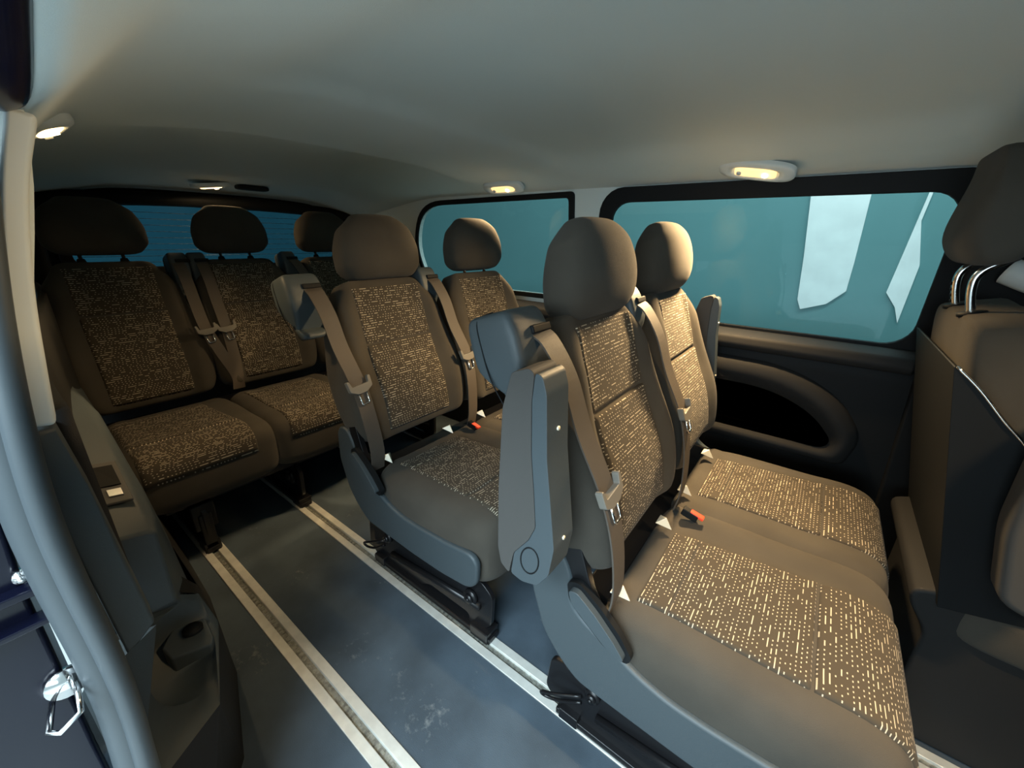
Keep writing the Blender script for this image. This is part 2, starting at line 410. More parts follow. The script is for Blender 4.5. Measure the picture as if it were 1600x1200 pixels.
# pale upper pillar cover
def loft(bm, A, B, th):
    """band between two 3D polylines with a thickness vector"""
    n = len(A); T = Vector(th)
    a = [bm.verts.new(p) for p in A]; b = [bm.verts.new(p) for p in B]; a2 = [bm.verts.new(Vector(p)+T) for p in A]; b2 = [bm.verts.new(Vector(p)+T) for p in B]
    for i in range(n-1):
        bm.faces.new((a[i], a[i+1], b[i+1], b[i])); bm.faces.new((a2[i], b2[i], b2[i+1], a2[i+1]))
        bm.faces.new((a[i], a2[i], a2[i+1], a[i+1])); bm.faces.new((b[i], b[i+1], b2[i+1], b2[i]))
    bm.faces.new((a[0], b[0], b2[0], a2[0])); bm.faces.new((a[-1], a2[-1], b2[-1], b[-1]))
bm = bmesh.new()
loft(bm, spline([(-.632, -.838, 1.205), (-.632, -.860, 1.131), (-.632, -.881, 1.038), (-.632, -.893, .96), (-.632, -.902, .901)], 5),
     spline([(-.642, -.8168, 1.203), (-.642, -.8407, 1.1325), (-.642, -.8608, 1.039), (-.642, -.873, .957), (-.642, -.881, .895)], 5), (-.03, .003, 0))
tag(link('pillar_cover', bm, 'lightplastic', bevel=.005), 'long pale grey pillar cover running down beside the door seal', 'pillar cover')
# door seal
bm = bmesh.new()
sp = [p+Vector((0, -.008, 0)) for p in spline([(-.575, -.858, 1.238), (-.618, -.872, 1.14), (-.622, -.893, 1.02), (-.622, -.908, .905), (-.622, -.915, .81), (-.622, -.916, .725), (-.620, -.914, .60), (-.620, -.916, .50), (-.612, -.924, .38), (-.60, -.935, .2), (-.56, -.942, -.02)], 6)]
tube(bm, sp, .021, 14)
tube(bm, [p+Vector((.016, .008, 0)) for p in sp], .012, 10)
tag(link('door_seal', bm, 'seal'), 'long curved grey rubber door seal along the sliding door opening', 'door seal')
# navy painted body side behind the seal
body = thing('body_side', 'navy blue painted body panel at left edge beside the rubber door seal', 'body panel', (-.66, -1.0, 0))
bm = bmesh.new(); prism = [(-1.22, -.25), (-.955, -.25), (-.955, .45), (-.95, .715), (-.935, .9), (-.91, 1.13), (-.90, 1.22), (-1.00, 1.34), (-1.22, .9)]
a = [bm.verts.new((-.645+.66, y+1.0, z)) for y, z in prism]; b = [bm.verts.new((-.74+.66, y+1.0, z)) for y, z in prism]
bm.faces.new(a); bm.faces.new(b[::-1])
for i in range(len(a)): bm.faces.new((a[i], b[i], b[(i+1) % len(a)], a[(i+1) % len(a)]))
link('jamb_panel', bm, 'navy', body, smooth=False, bevel=.006)
bm = bmesh.new(); O_ = Vector((.66, 1.0, 0)); hx = [-.645+.025*k for k in range(40)]
A = [[bm.verts.new(Vector(p)+O_) for p in ((x, -.819, ceil_z(x, -.818)-.003), (x, -.838, ceil_z(x, -.818)-.012), (x, -.96, ceil_z(x, -.818)-.008), (x, -1.02, 1.30), (x, -1.0, 1.36), (x, -.819, 1.36))] for x in hx]
for P_, Q_ in zip(A, A[1:]):
    for i in range(6): bm.faces.new((P_[i], P_[(i+1) % 6], Q_[(i+1) % 6], Q_[i]))
bm.faces.new(A[0]); bm.faces.new(A[-1][::-1])
link('door_header', bm, 'navy', body, smooth=False, bevel=.01)
bm = bmesh.new(); box(bm, .012, .032, -.20, .066, .712, .722); box(bm, .012, .034, -.20, .066, .672, .680)
link('jamb_ridge', bm, 'navy', body, smooth=False, bevel=.002)
bm = bmesh.new(); cyl(bm, (.022, .052, .738), (1, 0, 0), .007, .012); cyl(bm, (.029, .052, .738), (1, 0, 0), .004, .006, 8)
link('screw', bm, 'chrome', body)
bm = bmesh.new(); cyl(bm, (.02, .047, .572), (1, 0, 0), .020, .008, 24)
st = link('striker', bm, 'chrome', body); st['label'] = 'silver door striker plate'
bm = bmesh.new(); tube(bm, [(.02, .053, .580), (.060, .053, .578), (.066, .050, .560), (.066, .030, .548), (.058, .022, .550), (.02, .030, .556)], .0032, 8)
link('striker_loop', bm, 'chrome', st)

# quarter trim, a moulded black shelf and box beside the floor
qt = thing('quarter_trim', 'moulded dark plastic rear quarter trim with shelf and storage bin by the door', 'side trim', (0, 0, 0))
bm = bmesh.new()
cover = [(-.632, -.905, .895), (-.648, -.8826, .8918), (-.648, -.8749, .8108), (-.648, -.8701, .7144), (-.648, -.8643, .6016), (-.645, -.8633, .5834), (-.640, -.899, .555), (-.638, -.905, .73)]
V = [bm.verts.new(p) for p in cover]; V2 = [bm.verts.new(Vector(p)+Vector((-.04, .003, 0))) for p in cover]
for tri in ((0, 1, 7), (1, 2, 7), (2, 3, 7), (3, 6, 7), (3, 4, 6), (4, 5, 6)):
    bm.faces.new([V[i] for i in tri]); bm.faces.new([V2[i] for i in reversed(tri)])
for i in range(8): bm.faces.new((V[i], V2[i], V2[(i+1) % 8], V[(i+1) % 8]))
link('pillar_panel', bm, 'shell', qt, smooth=False, bevel=.004)
# shelf / box body as lofted cross sections along x: each section (y,z) outer->inner
secs = [  # x, points: wall low, wall/shelf outer, shelf inner edge, side mid, side low
    (-.835, [(-.925, .45), (-.885, .605), (-.880, .617), (-.868, .622), (-.822, .612), (-.812, .602), (-.814, .57), (-.816, .45)]),
    (-.875, [(-.925, .40), (-.885, .616), (-.875, .630), (-.862, .634), (-.815, .626), (-.803, .614), (-.803, .57), (-.806, .40)]),
    (-.97, [(-.925, .35), (-.885, .63), (-.874, .648), (-.862, .652), (-.812, .654), (-.798, .642), (-.792, .57), (-.782, .35)]),
    (-1.05, [(-.925, .30), (-.885, .66), (-.872, .668), (-.860, .670), (-.812, .668), (-.797, .655), (-.786, .57), (-.765, .30)]),
    (-1.30, [(-.925, .30), (-.885, .72), (-.872, .72), (-.850, .712), (-.808, .706), (-.791, .692), (-.775, .57), (-.745, .30)]),
    (-1.60, [(-.925, .30), (-.885, .78), (-.862, .745), (-.850, .722), (-.815, .712), (-.800, .695), (-.765, .57), (-.735, .30)]),
    (-2.50, [(-.925, .30), (-.845, .82), (-.802, .77), (-.790, .742), (-.765, .730), (-.750, .715), (-.735, .57), (-.72, .30)])]
bm = bmesh.new(); R = [[bm.verts.new((x, y, z)) for y, z in s] for x, s in secs]
for A, B in zip(R, R[1:]):
    for i in range(len(A)): bm.faces.new((A[i], A[(i+1) % len(A)], B[(i+1) % len(A)], B[i]))
fr = bm.faces.new(R[0]); bm.faces.new(R[-1][::-1])
link('shelf', bm, 'shell', qt, bevel=.006)
# front face sloping down to the bin
# lower moulding with bin recess
top = [(-.78, -.888, .446), (-.86, -.816, .446), (-.90, -.775, .372), (-.86, -.766, .322), (-.76, -.806, .268), (-.69, -.895, .372)]
bm = bmesh.new()
rim_o = [Vector(p) for p in top]
ring1 = spline([(-.775, -.886, .440), (-.845, -.822, .432), (-.878, -.786, .368), (-.848, -.778, .326), (-.768, -.815, .284), (-.712, -.884, .368)], 5, True)
plate = [(-.80, -.93, .47), (-.86, -.816, .447), (-.905, -.775, .385), (-.87, -.763, .322), (-.72, -.819, .280), (-.60, -.945, .34)]
flat = [Vector((p[0], p[1], 0)) for p in plate], [Vector((p.x, p.y, 0)) for p in ring1]
zs_ = [Vector(p) for p in plate]+list(ring1); PV = [bm.verts.new(p) for p in zs_]
for t in tessellate_polygon(list(flat)):
    try: bm.faces.new([PV[i] for i in t])
    except ValueError: pass
r1 = PV[len(plate):]
mesh_pts(bm, [(-.60, -.945, .34), (-.636, -.93, .55), (-.645, -.8633, .578), (-.80, -.93, .47)], [(0, 1, 2), (0, 2, 3)])
cc = Vector((-.80, -.83, .37))
r2 = [bm.verts.new(cc+(p-cc)*.86+Vector((-.030, -.085, -.040))) for p in ring1]
r0 = r1
n = len(r0)
for a_, b_ in ((r1, r2),):
    for i in range(n): bm.faces.new((a_[i], a_[(i+1) % n], b_[(i+1) % n], b_[i]))
bm.faces.new(r2)
link('storage_bin', bm, 'shell', qt)
bm = bmesh.new(); V = [(-.895, -.826, .352), (-.880, -.780, .350), (-.832, -.783, .330), (-.822, -.792, .322), (-.846, -.850, .322), (-.872, -.856, .336)]
a = [bm.verts.new(p) for p in V]; b = [bm.verts.new(Vector(p)-Vector((0, 0, .05))) for p in V]
bm.faces.new(a); bm.faces.new(b[::-1])
for i in range(6): bm.faces.new((a[i], b[i], b[(i+1) % 6], a[(i+1) % 6]))
tr = link('bin_tray', bm, 'shell', qt, smooth=False, bevel=.004)
bm = bmesh.new(); cyl(bm, (-.861, -.806, .347), (-.15, .1, 1), .017, .008, 24); cyl(bm, (-.861, -.806, .350), (-.15, .1, 1), .0145, .008, 24)
link('socket_cap', bm, 'black', tr)
# kick panels down to the floor
bm = bmesh.new()
K = [(-.72, -.819, .280), (-.87, -.763, .322), (-1.02, -.757, .32), (-.60, -.945, .34),
     (-.80, -.800, 0), (-1.02, -.734, 0), (-1.35, -.69, 0), (-2.0, -.66, 0), (-2.5, -.66, 0),
     (-1.35, -.757, .36), (-2.0, -.735, .36), (-2.5, -.725, .36), (-.60, -.93, 0), (-.655, -.905, .55), (-.755, -.862, .50), (-.865, -.815, .452), (-.78, -.87, .445), (-.97, -.785, .40), (-.70, -.87, 0), (-.905, -.775, .385)]
mesh_pts(bm, K, [(0, 1, 2, 5, 4), (2, 9, 6, 5), (9, 10, 7, 6), (10, 11, 8, 7), (3, 0, 4, 18, 12), (1, 19, 17, 2), (19, 15, 17)])
link('kick_panel', bm, 'trim', qt, smooth=False)
# switch plate on the shelf
bm = bmesh.new(); P4 = [Vector(p) for p in ((-1.05, -.861, .672), (-1.03, -.815, .672), (-.905, -.819, .643), (-.915, -.862, .646))]
def quadslab(bm, P4, up, th, sh=0):
    c = sum(P4, Vector())/4
    a = [bm.verts.new(c+(p-c)*(1-sh)) for p in P4]; b = [bm.verts.new(c+(p-c)*(1-sh)+Vector(up)*th) for p in P4]
    bm.faces.new(a[::-1]); bm.faces.new(b)
    for i in range(4): bm.faces.new((a[i], a[(i+1) % 4], b[(i+1) % 4], b[i]))
quadslab(bm, P4, (-.2, 0, 1), .004)
sw = link('switch_plate', bm, 'trimlight', qt, smooth=False, bevel=.0015); sw['label'] = 'rectangular plate with dark recess and small lit switch'
bm = bmesh.new(); Q4 = [P4[0].lerp(P4[3], .12).lerp(P4[1].lerp(P4[2], .12), .25), P4[0].lerp(P4[3], .12).lerp(P4[1].lerp(P4[2], .12), .85), P4[0].lerp(P4[3], .62).lerp(P4[1].lerp(P4[2], .62), .85), P4[0].lerp(P4[3], .62).lerp(P4[1].lerp(P4[2], .62), .25)]
quadslab(bm, Q4, (-.2, 0, 1), .0055); link('ashtray_recess', bm, 'black', sw, smooth=False)
bm = bmesh.new(); Q4 = [P4[0].lerp(P4[3], t).lerp(P4[1].lerp(P4[2], t), s) for t, s in ((.72, .35), (.72, .8), (.88, .8), (.88, .35))]
quadslab(bm, Q4, (-.2, 0, 1), .0065); link('switch_key', bm, 'chrome', sw, smooth=False, bevel=.001)

# ---------------------------------------------------------------- floor rails
def make_rail(y, x0, label):
    r = thing('floor_rail', label, 'floor rail', (0, y, 0), 'aluminium seat rails set in the floor')
    bm = bmesh.new()
    prof = [(-.033, -.012), (.033, -.012), (.033, .003), (.011, .003), (.010, -.008), (-.010, -.008), (-.011, .003), (-.033, .003)]
    prof = [(-.033, -.012), (.033, -.012), (.033, .003), (.0095, .003), (.0085, -.007), (-.0085, -.007), (-.0095, .003), (-.033, .003)]
    R = [[bm.verts.new((x, a, b)) for a, b in prof] for x in (x0, 1.2)]
    for i in range(8): bm.faces.new((R[0][i], R[0][(i+1) % 8], R[1][(i+1) % 8], R[1][i]))
    bm.faces.new(R[0][::-1]); bm.faces.new(R[1])
    link('rail_channel', bm, 'alu', r, smooth=False, bevel=.0012)
    bm = bmesh.new(); box(bm, x0, 1.2, -.0085, .0085, -.0075, -.0055)
    link('rail_track', bm, 'alu_dark', r, smooth=False)
    bm = bmesh.new(); x = x0+.01; rr = random.Random(3)
    while x < 1.19:
        wv = .0025+.002*rr.random(); box(bm, x, x+.012, -wv, wv, -.0055, -.0035)
        for s in (-1, 1): box(bm, x+.003, x+.008, s*.0065-.0015, s*.0065+.0015, -.0055, -.004)
        x += .0185
    link('rail_teeth', bm, 'tooth', r, smooth=False)
    return r
make_rail(RAILS[0], -2.1, 'full length aluminium floor rail nearest the sliding door')
make_rail(RAILS[1], -2.1, 'aluminium floor rail under the aisle side of the two twin seats')
make_rail(RAILS[2], -2.1, 'aluminium floor rail hidden under the middle of the twin seats')
make_rail(RAILS[3], -2.1, 'aluminium floor rail on the window side under the twin seats')

# ---------------------------------------------------------------- seats (built in row coordinates, root on the floor)
S0 = Vector((-.20, 0, .42)); SD = Vector((-.313, 0, .95)).normalized(); TD = Vector((.95, 0, .313)).normalized()
def bp(a, s, t): return S0 + Vector((0, a, 0)) + SD*s + TD*t
def back_front(u, v):   # u,v in -1..1
    s = (v+1)/2
    return .012 + .030*sst(.50, .80, abs(u))*(1-.6*sst(.75, 1, s)) + .016*math.exp(-((s-.28)/.2)**2)
def bw(v):
    s = (v+1)/2
    return .222 + .014*math.exp(-((s-.35)/.25)**2) - .018*sst(.45, .8, s) - .040*sst(.80, 1.0, s)
BS0, BS1 = .075, .577
def make_back(c, root, wl=1, wr_=1, b0=BS0):
    bm = bmesh.new()
    pillow(bm, bp, b0, BS1, lambda v: (c-bw(v)*wl, c+bw(v)*wr_), back_front, lambda u, v: -.105+.03*sst(.3, 1, v), -.035, pu=4.5, pv=7, nu=40, nv=44)
    b = link('backrest', bm, 'fabric', root)
    for (z0, z1, nm) in ((b0+.025, .372, 'lower'), (.377, .552, 'upper')):
        def fn(a, s):
            v = (s-b0)/(BS1-b0)*2-1; u = a/bw(v)
            e = superf(u, 4.5)*superf(v, 7); f = -.035+(back_front(u, v)+.035)*e
            ea = max(0, (abs(a)-.122)/.006); es = max(0, 1-min(s-z0, z1-s)/.004)
            s2 = (b0+BS1)/2+(BS1-b0)/2*v*(1-.06*abs(u)**8)
            return bp(c+a, s2, f+.0045-.007*max(ea, es)**2)
        bm = bmesh.new(); sheet(bm, fn, -.128, .128, z0, z1, 40, 40)
        p = link('backrest_panel', bm, 'dash', b, solid=.003)
        if not 'label' in p: p['label'] = nm+' patterned cloth panel with pale dashes'
    return b
def cush_top(u, v):
    f = (v+1)/2
    return .425 + .010*sst(.45, .75, abs(u)) + .008*sst(.6, .9, f) + .014*sst(.13, .06, f)
CX0, CX1 = -.225, .262
def make_cushion(c, l, r, root, pl=.13):
    bm = bmesh.new()
    mp = lambda a, s, t: Vector((s, a, t))
    midt = .31
    mc, hw = (l+r)/2, (r-l)/2
    pillow(bm, mp, CX0, CX1, lambda v: (l, r), cush_top, lambda u, v: .20, midt, pu=4.5, pv=5, nu=44, nv=40)
    b = link('seat_cushion', bm, 'fabric', root)
    def fn_(x0, x1, tap):
        def fn(a, s):
            k = sst(-.16, .2, s); aa = c-.02+.005 + a*(1+.10*k) + .012*k
            v = (s-(CX0+CX1)/2)/((CX1-CX0)/2); v = max(-1, min(1, v)); u = (aa-mc)/hw
            e = superf(u, 4.5)*superf(v, 5); z = midt+(cush_top(u, v)-midt)*e
            s2 = (CX0+CX1)/2+(CX1-CX0)/2*v*(1-.06*abs(u)**8)
            ea = max(0, (abs(a)-(pl-.007))/.007); es = max(0, 1-min(s-x0, x1-s)/.003)
            n = Vector((0, 0, 1)) if v < .7 else Vector(((v-.7)*3, 0, 1)).normalized()
            return Vector((s2, aa, z)) + n*(.0045-.007*max(ea, es)**2)
        return fn
    for x0, x1 in ((-.165, -.1062), (-.1058, .1238), (.1242, CX1-.0006)):
        bm = bmesh.new()
        if x1 > .25:
            # roll over the front: parameter beyond the edge continues down the face
            f0 = fn_(x0, 9, 0)
            th0 = math.asin((x0-(CX0+CX1)/2)/((CX1-CX0)/2))
            def fr_(a, q, f0=f0, th0=th0):
                th = th0+(math.pi/2-th0)*q
                return f0(a, (CX0+CX1)/2+(CX1-CX0)/2*math.sin(th))
            sheet(bm, fr_, -pl, pl, 0, .985, 40, 30, lambda a, q: (a+3, 3+x0+q*.21))
        else:
            sheet(bm, fn_(x0, x1, 0), -pl, pl, x0, x1, 40, 60)
        p = link('cushion_panel', bm, 'dash', b, solid=.003)
    return b
def make_headrest(c, root, dz=0):
    bm = bmesh.new()
    hb = lambda a, s, t: bp(c+a, s+dz, t) + Vector((.10*max(0, s-.6), 0, 0))
    pillow(bm, hb, .600, .800, lambda v: (-(.148-.030*sst(-.2, 1, v)-.03*sst(.5, 1, v)-.015*sst(-.6, -1, v)), (.148-.030*sst(-.2, 1, v)-.03*sst(.5, 1, v)-.015*sst(-.6, -1, v))),
           lambda u, v: .066-.014*v*v-.010*abs(u)**2, lambda u, v: -.066+.02*v, -.004, pu=2.9, pv=3.0, nu=36, nv=36)
    h = link('headrest', bm, 'fabric', root)
    for s in (-.06, .06):
        bm = bmesh.new(); tube(bm, [bp(c+s, .54, -.02), bp(c+s, .625, -.018)], .006, 10); link('headrest_post', bm, 'chrome', h)
        bm = bmesh.new(); cyl(bm, bp(c+s, .583, -.02), SD, .015, .014, 16, .011); link('post_collar', bm, 'black', h)
    return h
def make_housing(c, root, hw=.052, t0=-.078, t1=.022):
    bm = bmesh.new()
    pillow(bm, bp, .425, .605, lambda v: (c-hw*(1-.35*sst(.3, -1, v)), c+hw*(1-.25*sst(.3, -1, v))), lambda u, v: t1-.05*sst(.2, -1, v)-.006*sst(.5, 1, v), lambda u, v: t0+.075*sst(.1, -1, v), -.035, pu=8, pv=8, nu=28, nv=34)
    h = link('belt_housing', bm, 'shell', root)
    bm = bmesh.new(); box(bm, -.006, .006, -.026, .026, -.004, .010)
    q = Matrix.Translation(bp(c+hw*.35, .562, t1-.001)) @ Matrix.Rotation(-.33, 4, 'Y')
    bmesh.ops.transform(bm, matrix=q, verts=bm.verts)
    link('belt_slot', bm, 'black', h, smooth=False, bevel=.003)
    # seam groove line down the side
    bm = bmesh.new(); tube(bm, spline([bp(c-hw*.2, .607, -.045), bp(c-hw*.90, .597, -.05), bp(c-hw*1.0, .55, -.05), bp(c-hw*.97, .50, -.048), bp(c-hw*.80, .45, -.040)], 6), .0013, 6)
    link('seam', bm, 'black', h)
    return h
def make_belt(root, y0, y1, y2, width=.046, t=.055, tongue=.20, sdir=1, flip=False):
    """belt from the housing slot (y0, high) past the tongue (y1) to the floor-side anchor (y2)"""
    pts = spline([bp(y0, .560, .020), bp(y0+(y1-y0)*.12, .535, .036), bp(y0+(y1-y0)*.3, .47, .052), bp((y0+y1)/2, .38, t), bp(y1, .27, t+.010), bp(y1*.6+y2*.4, .17, t+.006), bp(y2, .06, t-.02), bp(y2, .0, t-.05)], 6)
    bm = bmesh.new(); wv = Vector((.25, 1, .35))
    ribbon(bm, pts, (0.0, 1, .12), width)
    b = link('seat_belt', bm, 'belt', root, smooth=False)
    tc = bp(y1, .262, t+.016)
    bm = bmesh.new()
    out = roundpoly([(-.038, .026), (-.036, -.006), (-.014, -.018), (.014, -.018), (.036, -.006), (.038, .026), (.030, .026), (.026, .007), (-.026, .007), (-.030, .026)], .004, 3)
    def pl(bm, out, t0, t1, org, rot=0.10):
        cr, sr = math.cos(rot), math.sin(rot); n = len(out)
        f = lambda a, s, tt: org + Vector((0, 1, 0))*(a*cr-s*sr) + SD*(a*sr+s*cr) + TD*tt
        A = [bm.verts.new(f(a, s, t0)) for a, s in out]; B = [bm.verts.new(f(a, s, t1)) for a, s in out]
        bm.faces.new(A[::-1]); bm.faces.new(B)
        for i in range(n): bm.faces.new((A[i], A[(i+1) % n], B[(i+1) % n], B[i]))
        return f
    f = pl(bm, out, -.006, .008, tc)
    tg = link('belt_tongue', bm, 'tongue', b, smooth=False, bevel=.002)
    bm = bmesh.new(); tube(bm, [f(a, s, .001) for a, s in ((-.012, -.012), (-.012, -.046), (-.009, -.051), (.009, -.051), (.012, -.046), (.012, -.012))], .0028, 8)
    link('tongue_plate', bm, 'chrome', tg)
    return b
def make_armrest(y0, y1, root, sgn=-1):
    """raised armrest alongside the backrest; y0 outboard face, y1 inboard face"""
    pad = [(-.300, .932), (-.330, .920), (-.346, .86), (-.352, .72), (-.352, .60), (-.345, .568), (-.327, .556), (-.324, .575), (-.318, .605), (-.290, .645), (-.278, .675), (-.283, .73), (-.291, .80), (-.294, .88), (-.291, .926)]
    hard = [(-.324, .558), (-.300, .553), (-.270, .563), (-.250, .595), (-.243, .65), (-.254, .73), (-.264, .80), (-.270, .90), (-.278, .924), (-.290, .928), (-.294, .885), (-.291, .80), (-.283, .73), (-.278, .675), (-.290, .645), (-.318, .605)]
    bm = bmesh.new(); prism_xz(bm, roundpoly(hard, .006, 3), y0, y1)
    a = link('armrest', bm, 'shell', root, bevel=.009)
    bm = bmesh.new(); prism_xz(bm, roundpoly(pad, .006, 3), y0-.001*(1 if y1 > y0 else -1), y1)
    link('armrest_pad', bm, 'pad', a, bevel=.010)
    bm = bmesh.new(); yy = y0-.0006*(1 if y1 > y0 else -1)
    tube(bm, [(-.286+.016*math.cos(t)+.007*math.sin(t), yy, .606+.026*math.sin(t)-.006*math.cos(t)) for t in [2*math.pi*k/24 for k in range(24)]], .0012, 6, closed=True)
    link('pivot_cap', bm, 'black', a)
    for z, x in ((.84, -.2668), (.655, -.2445)):
        bm = bmesh.new(); cyl(bm, (x, (y0+y1)/2, z), (1, 0, .1), .0035, .005, 12); link('screw', bm, 'anchor', a)
    return a
def bolt(root, x, y, z, r=.02):
    bm = bmesh.new(); cyl(bm, (x, y, z), (0, 1, 0), r, .012, 24); cyl(bm, (x, y-.008, z), (0, 1, 0), r*.6, .012, 20); cyl(bm, (x, y-.015, z), (0, 1, 0), r*.3, .006, 6)
    return link('bolt', bm, 'steel', root)
def make_base(root, y, loop=True):
    bm = bmesh.new()
    pts = roundpoly([(-.33, .15), (-.26, .17), (.20, .20), (.24, .17), (.235, .06), (.19, .012), (.15, .012), (.15, .05), (-.02, .05), (-.08, .012), (-.30, .012), (-.34, .05)], .015, 3)
    prism_xz(bm, pts, y-.008, y+.008)
    f = link('seat_frame', bm, 'steel', root, smooth=False, bevel=.003)
    bm = bmesh.new(); box(bm, -.30, .24, y-.022, y+.022, .003, .022); box(bm, -.29, -.24, y-.026, y+.026, .003, .035); box(bm, .17, .235, y-.026, y+.026, .003, .040)
    link('rail_slider', bm, 'steel', f, smooth=False, bevel=.003)
    bm = bmesh.new(); tube(bm, [(-.20, y-.014, .075), (.20, y-.014, .115)], .010, 8); link('tie_rod', bm, 'steel', f)
    bolt(f, -.215, y-.014, .135, .018); bolt(f, .165, y-.014, .130, .024)
    if loop:
        bm = bmesh.new(); tube(bm, spline([(-.24, y-.016, .11), (-.30, y-.035, .085), (-.335, y-.035, .062), (-.328, y-.028, .045), (-.29, y-.022, .055), (-.24, y-.016, .09)], 4), .004, 8)
        link('release_loop', bm, 'steel', f)
    return f
SHELL = [(x, z+.012) for x, z in [(-.355, .50), (-.335, .525), (-.30, .525), (-.278, .50), (-.262, .455), (-.268, .415), (-.240, .385), (-.185, .362), (-.115, .330), (-.06, .317), (.0, .315), (.12, .322), (.215, .335), (.240, .315), (.235, .245), (.205, .217), (.10, .205), (-.02, .203), (-.15, .208), (-.235, .212), (-.285, .248), (-.327, .30), (-.36, .40)]]
def make_shell(root, y, thick=.026, sgn=-1):
    bm = bmesh.new(); prism_xz(bm, roundpoly(SHELL, .02, 3), y, y+thick)
    s = link('side_shell', bm, 'shell', root, bevel=.009)
    return s
def make_lever(root, y):
    bm = bmesh.new()
    prism_xz(bm, roundpoly([(-.272, .480), (-.246, .492), (-.198, .460), (-.158, .424), (-.130, .386), (-.140, .366), (-.185, .376), (-.235, .412), (-.265, .440)], .010, 3), y+.001, y+.014)
    link('lever_recess', bm, 'black', root, smooth=False)
    bm = bmesh.new()
    prism_xz(bm, roundpoly([(-.262, .475), (-.244, .480), (-.205, .452), (-.165, .415), (-.142, .388), (-.146, .380), (-.178, .392), (-.225, .425), (-.255, .450)], .008, 3), y-.012, y+.004)
    lv = link('recline_lever', bm, 'shell', root, bevel=.004)
    return lv
def anchor(root, x, y, z):
    bm = bmesh.new(); A = [(x-.016, y-.022, z+.012), (x-.016, y+.020, z+.012), (x+.022, y, z-.006), (x+.004, y, z+.024)]
    V = [bm.verts.new(p) for p in A]
    for f in ((0, 1, 2), (0, 3, 1), (0, 2, 3), (1, 3, 2)): bm.faces.new([V[i] for i in f])
    return link('isofix_guide', bm, 'anchor', root, smooth=False, bevel=.0015)
def make_buckle(root, y, x=-.13, z=.438, hide_plug=False):
    bm = bmesh.new(); box(bm, -.040, .0, -.010, .010, -.010, .010, Matrix.Translation((x, y, z)) @ Matrix.Rotation(.25, 4, 'Y'))
    b = link('belt_buckle', bm, 'black', root, smooth=False, bevel=.003)
    bm = bmesh.new(); box(bm, -.022, .012, -.0085, .0085, .004, .0115, Matrix.Translation((x, y, z)) @ Matrix.Rotation(.25, 4, 'Y'))
    rb = link('buckle_button', bm, 'red', b, smooth=False, bevel=.002); rb['label'] = 'bright red release button'
    return b

CN, CF = -.110, .350
twin = thing('twin_seat', 'foremost twin passenger seat with raised armrest, dashed cloth and headrests', 'car seat', (0, 0, 0), 'twin seats in the middle rows')
make_cushion(CN, -.330, .172, twin); make_cushion(CF, .078, .588, twin)
make_back(CN, twin); make_back(CF, twin)
make_headrest(CN+.014, twin, -.044); make_headrest(CF+.014, twin, -.034)
make_housing(CN-.262, twin); make_housing(CF-.275, twin, .040)
make_belt(twin, -.355, -.328, -.312); make_belt(twin, .085, .120, .110)
make_shell(twin, -.341, .020); make_lever(twin, -.350)
bm = bmesh.new(); prism_xz(bm, roundpoly(SHELL, .02, 3), .585, .605); link('side_shell', bm, 'shell', twin, bevel=.008)
make_base(twin, RAILS[1]-.008); make_base(twin, RAILS[3], False)
for y in (-.275, -.012, .165, .425): anchor(twin, -.190, y, .440)
make_buckle(twin, .070)
# black hinge covers in the joint between cushion and back, and the pan under the cushions
bm = bmesh.new(); box(bm, -.26, .20, -.27, .50, .19, .235); box(bm, -.275, -.20, -.315, .57, .20, .40); link('seat_pan', bm, 'steel', twin, smooth=False, bevel=.005)
bm = bmesh.new(); prism_xz(bm, roundpoly([(-.30, .60), (-.27, .60), (-.225, .47), (-.19, .41), (-.215, .38), (-.27, .42)], .01, 3), -.335, -.318); link('hinge_cover', bm, 'steel', twin, bevel=.004)
twin2 = copy_tree(twin); twin2.location = (-.78, .030, 0)
for h in twin2.children:                     # these two headrests are set higher
    if h.name.startswith('headrest'): h.location = SD*.020
twin2['label'] = 'twin passenger seat directly behind the foremost one, without armrests'
# armrests only on the foremost bench
make_armrest(-.462, -.402, twin); make_armrest(.640, .600, twin)

# rear triple bench
triple = thing('triple_seat', 'rearmost three-place bench seat across the full width under the rear window', 'car seat', (-1.80, 0, 0))
TC = (-.565, -.115, .325)
edges = (-.770, -.335, .110, .550)
for k, c in enumerate(TC):
    make_cushion(c, edges[k]-.02*(k>0), edges[k+1]+.02, triple, .15); make_back(c, triple, .98, .98, .015); make_headrest(c, triple, .006)
hs = make_housing(-.345, triple, .034); make_housing(-.278, triple, .034); make_housing(.105, triple, .034)
make_belt(triple, -.352, -.345, -.285, .042); make_belt(triple, -.270, -.272, -.278, .042); make_belt(triple, .115, .20, .25, .042)
make_base(triple, RAILS[0]); make_base(triple, RAILS[1]); make_base(triple, RAILS[3], False)
bm = bmesh.new(); box(bm, -.26, .20, -.70, .50, .19, .235); box(bm, -.275, -.20, -.72, .52, .20, .40); link('seat_pan', bm, 'steel', triple, smooth=False, bevel=.005)
make_buckle(triple, -.745, -.20, .478)
bm = bmesh.new(); box(bm, .17, .23, -.64, -.57, .10, .20); box(bm, .20, .235, -.625, -.585, .02, .16); link('front_leg', bm, 'steel', triple, smooth=False, bevel=.004)

for o_ in triple.children:                   # the back sits a little higher than in the middle rows
    if o_.name.split('.')[0] in ('backrest', 'headrest', 'belt_housing', 'seat_belt'): o_.location = (0, 0, .020)

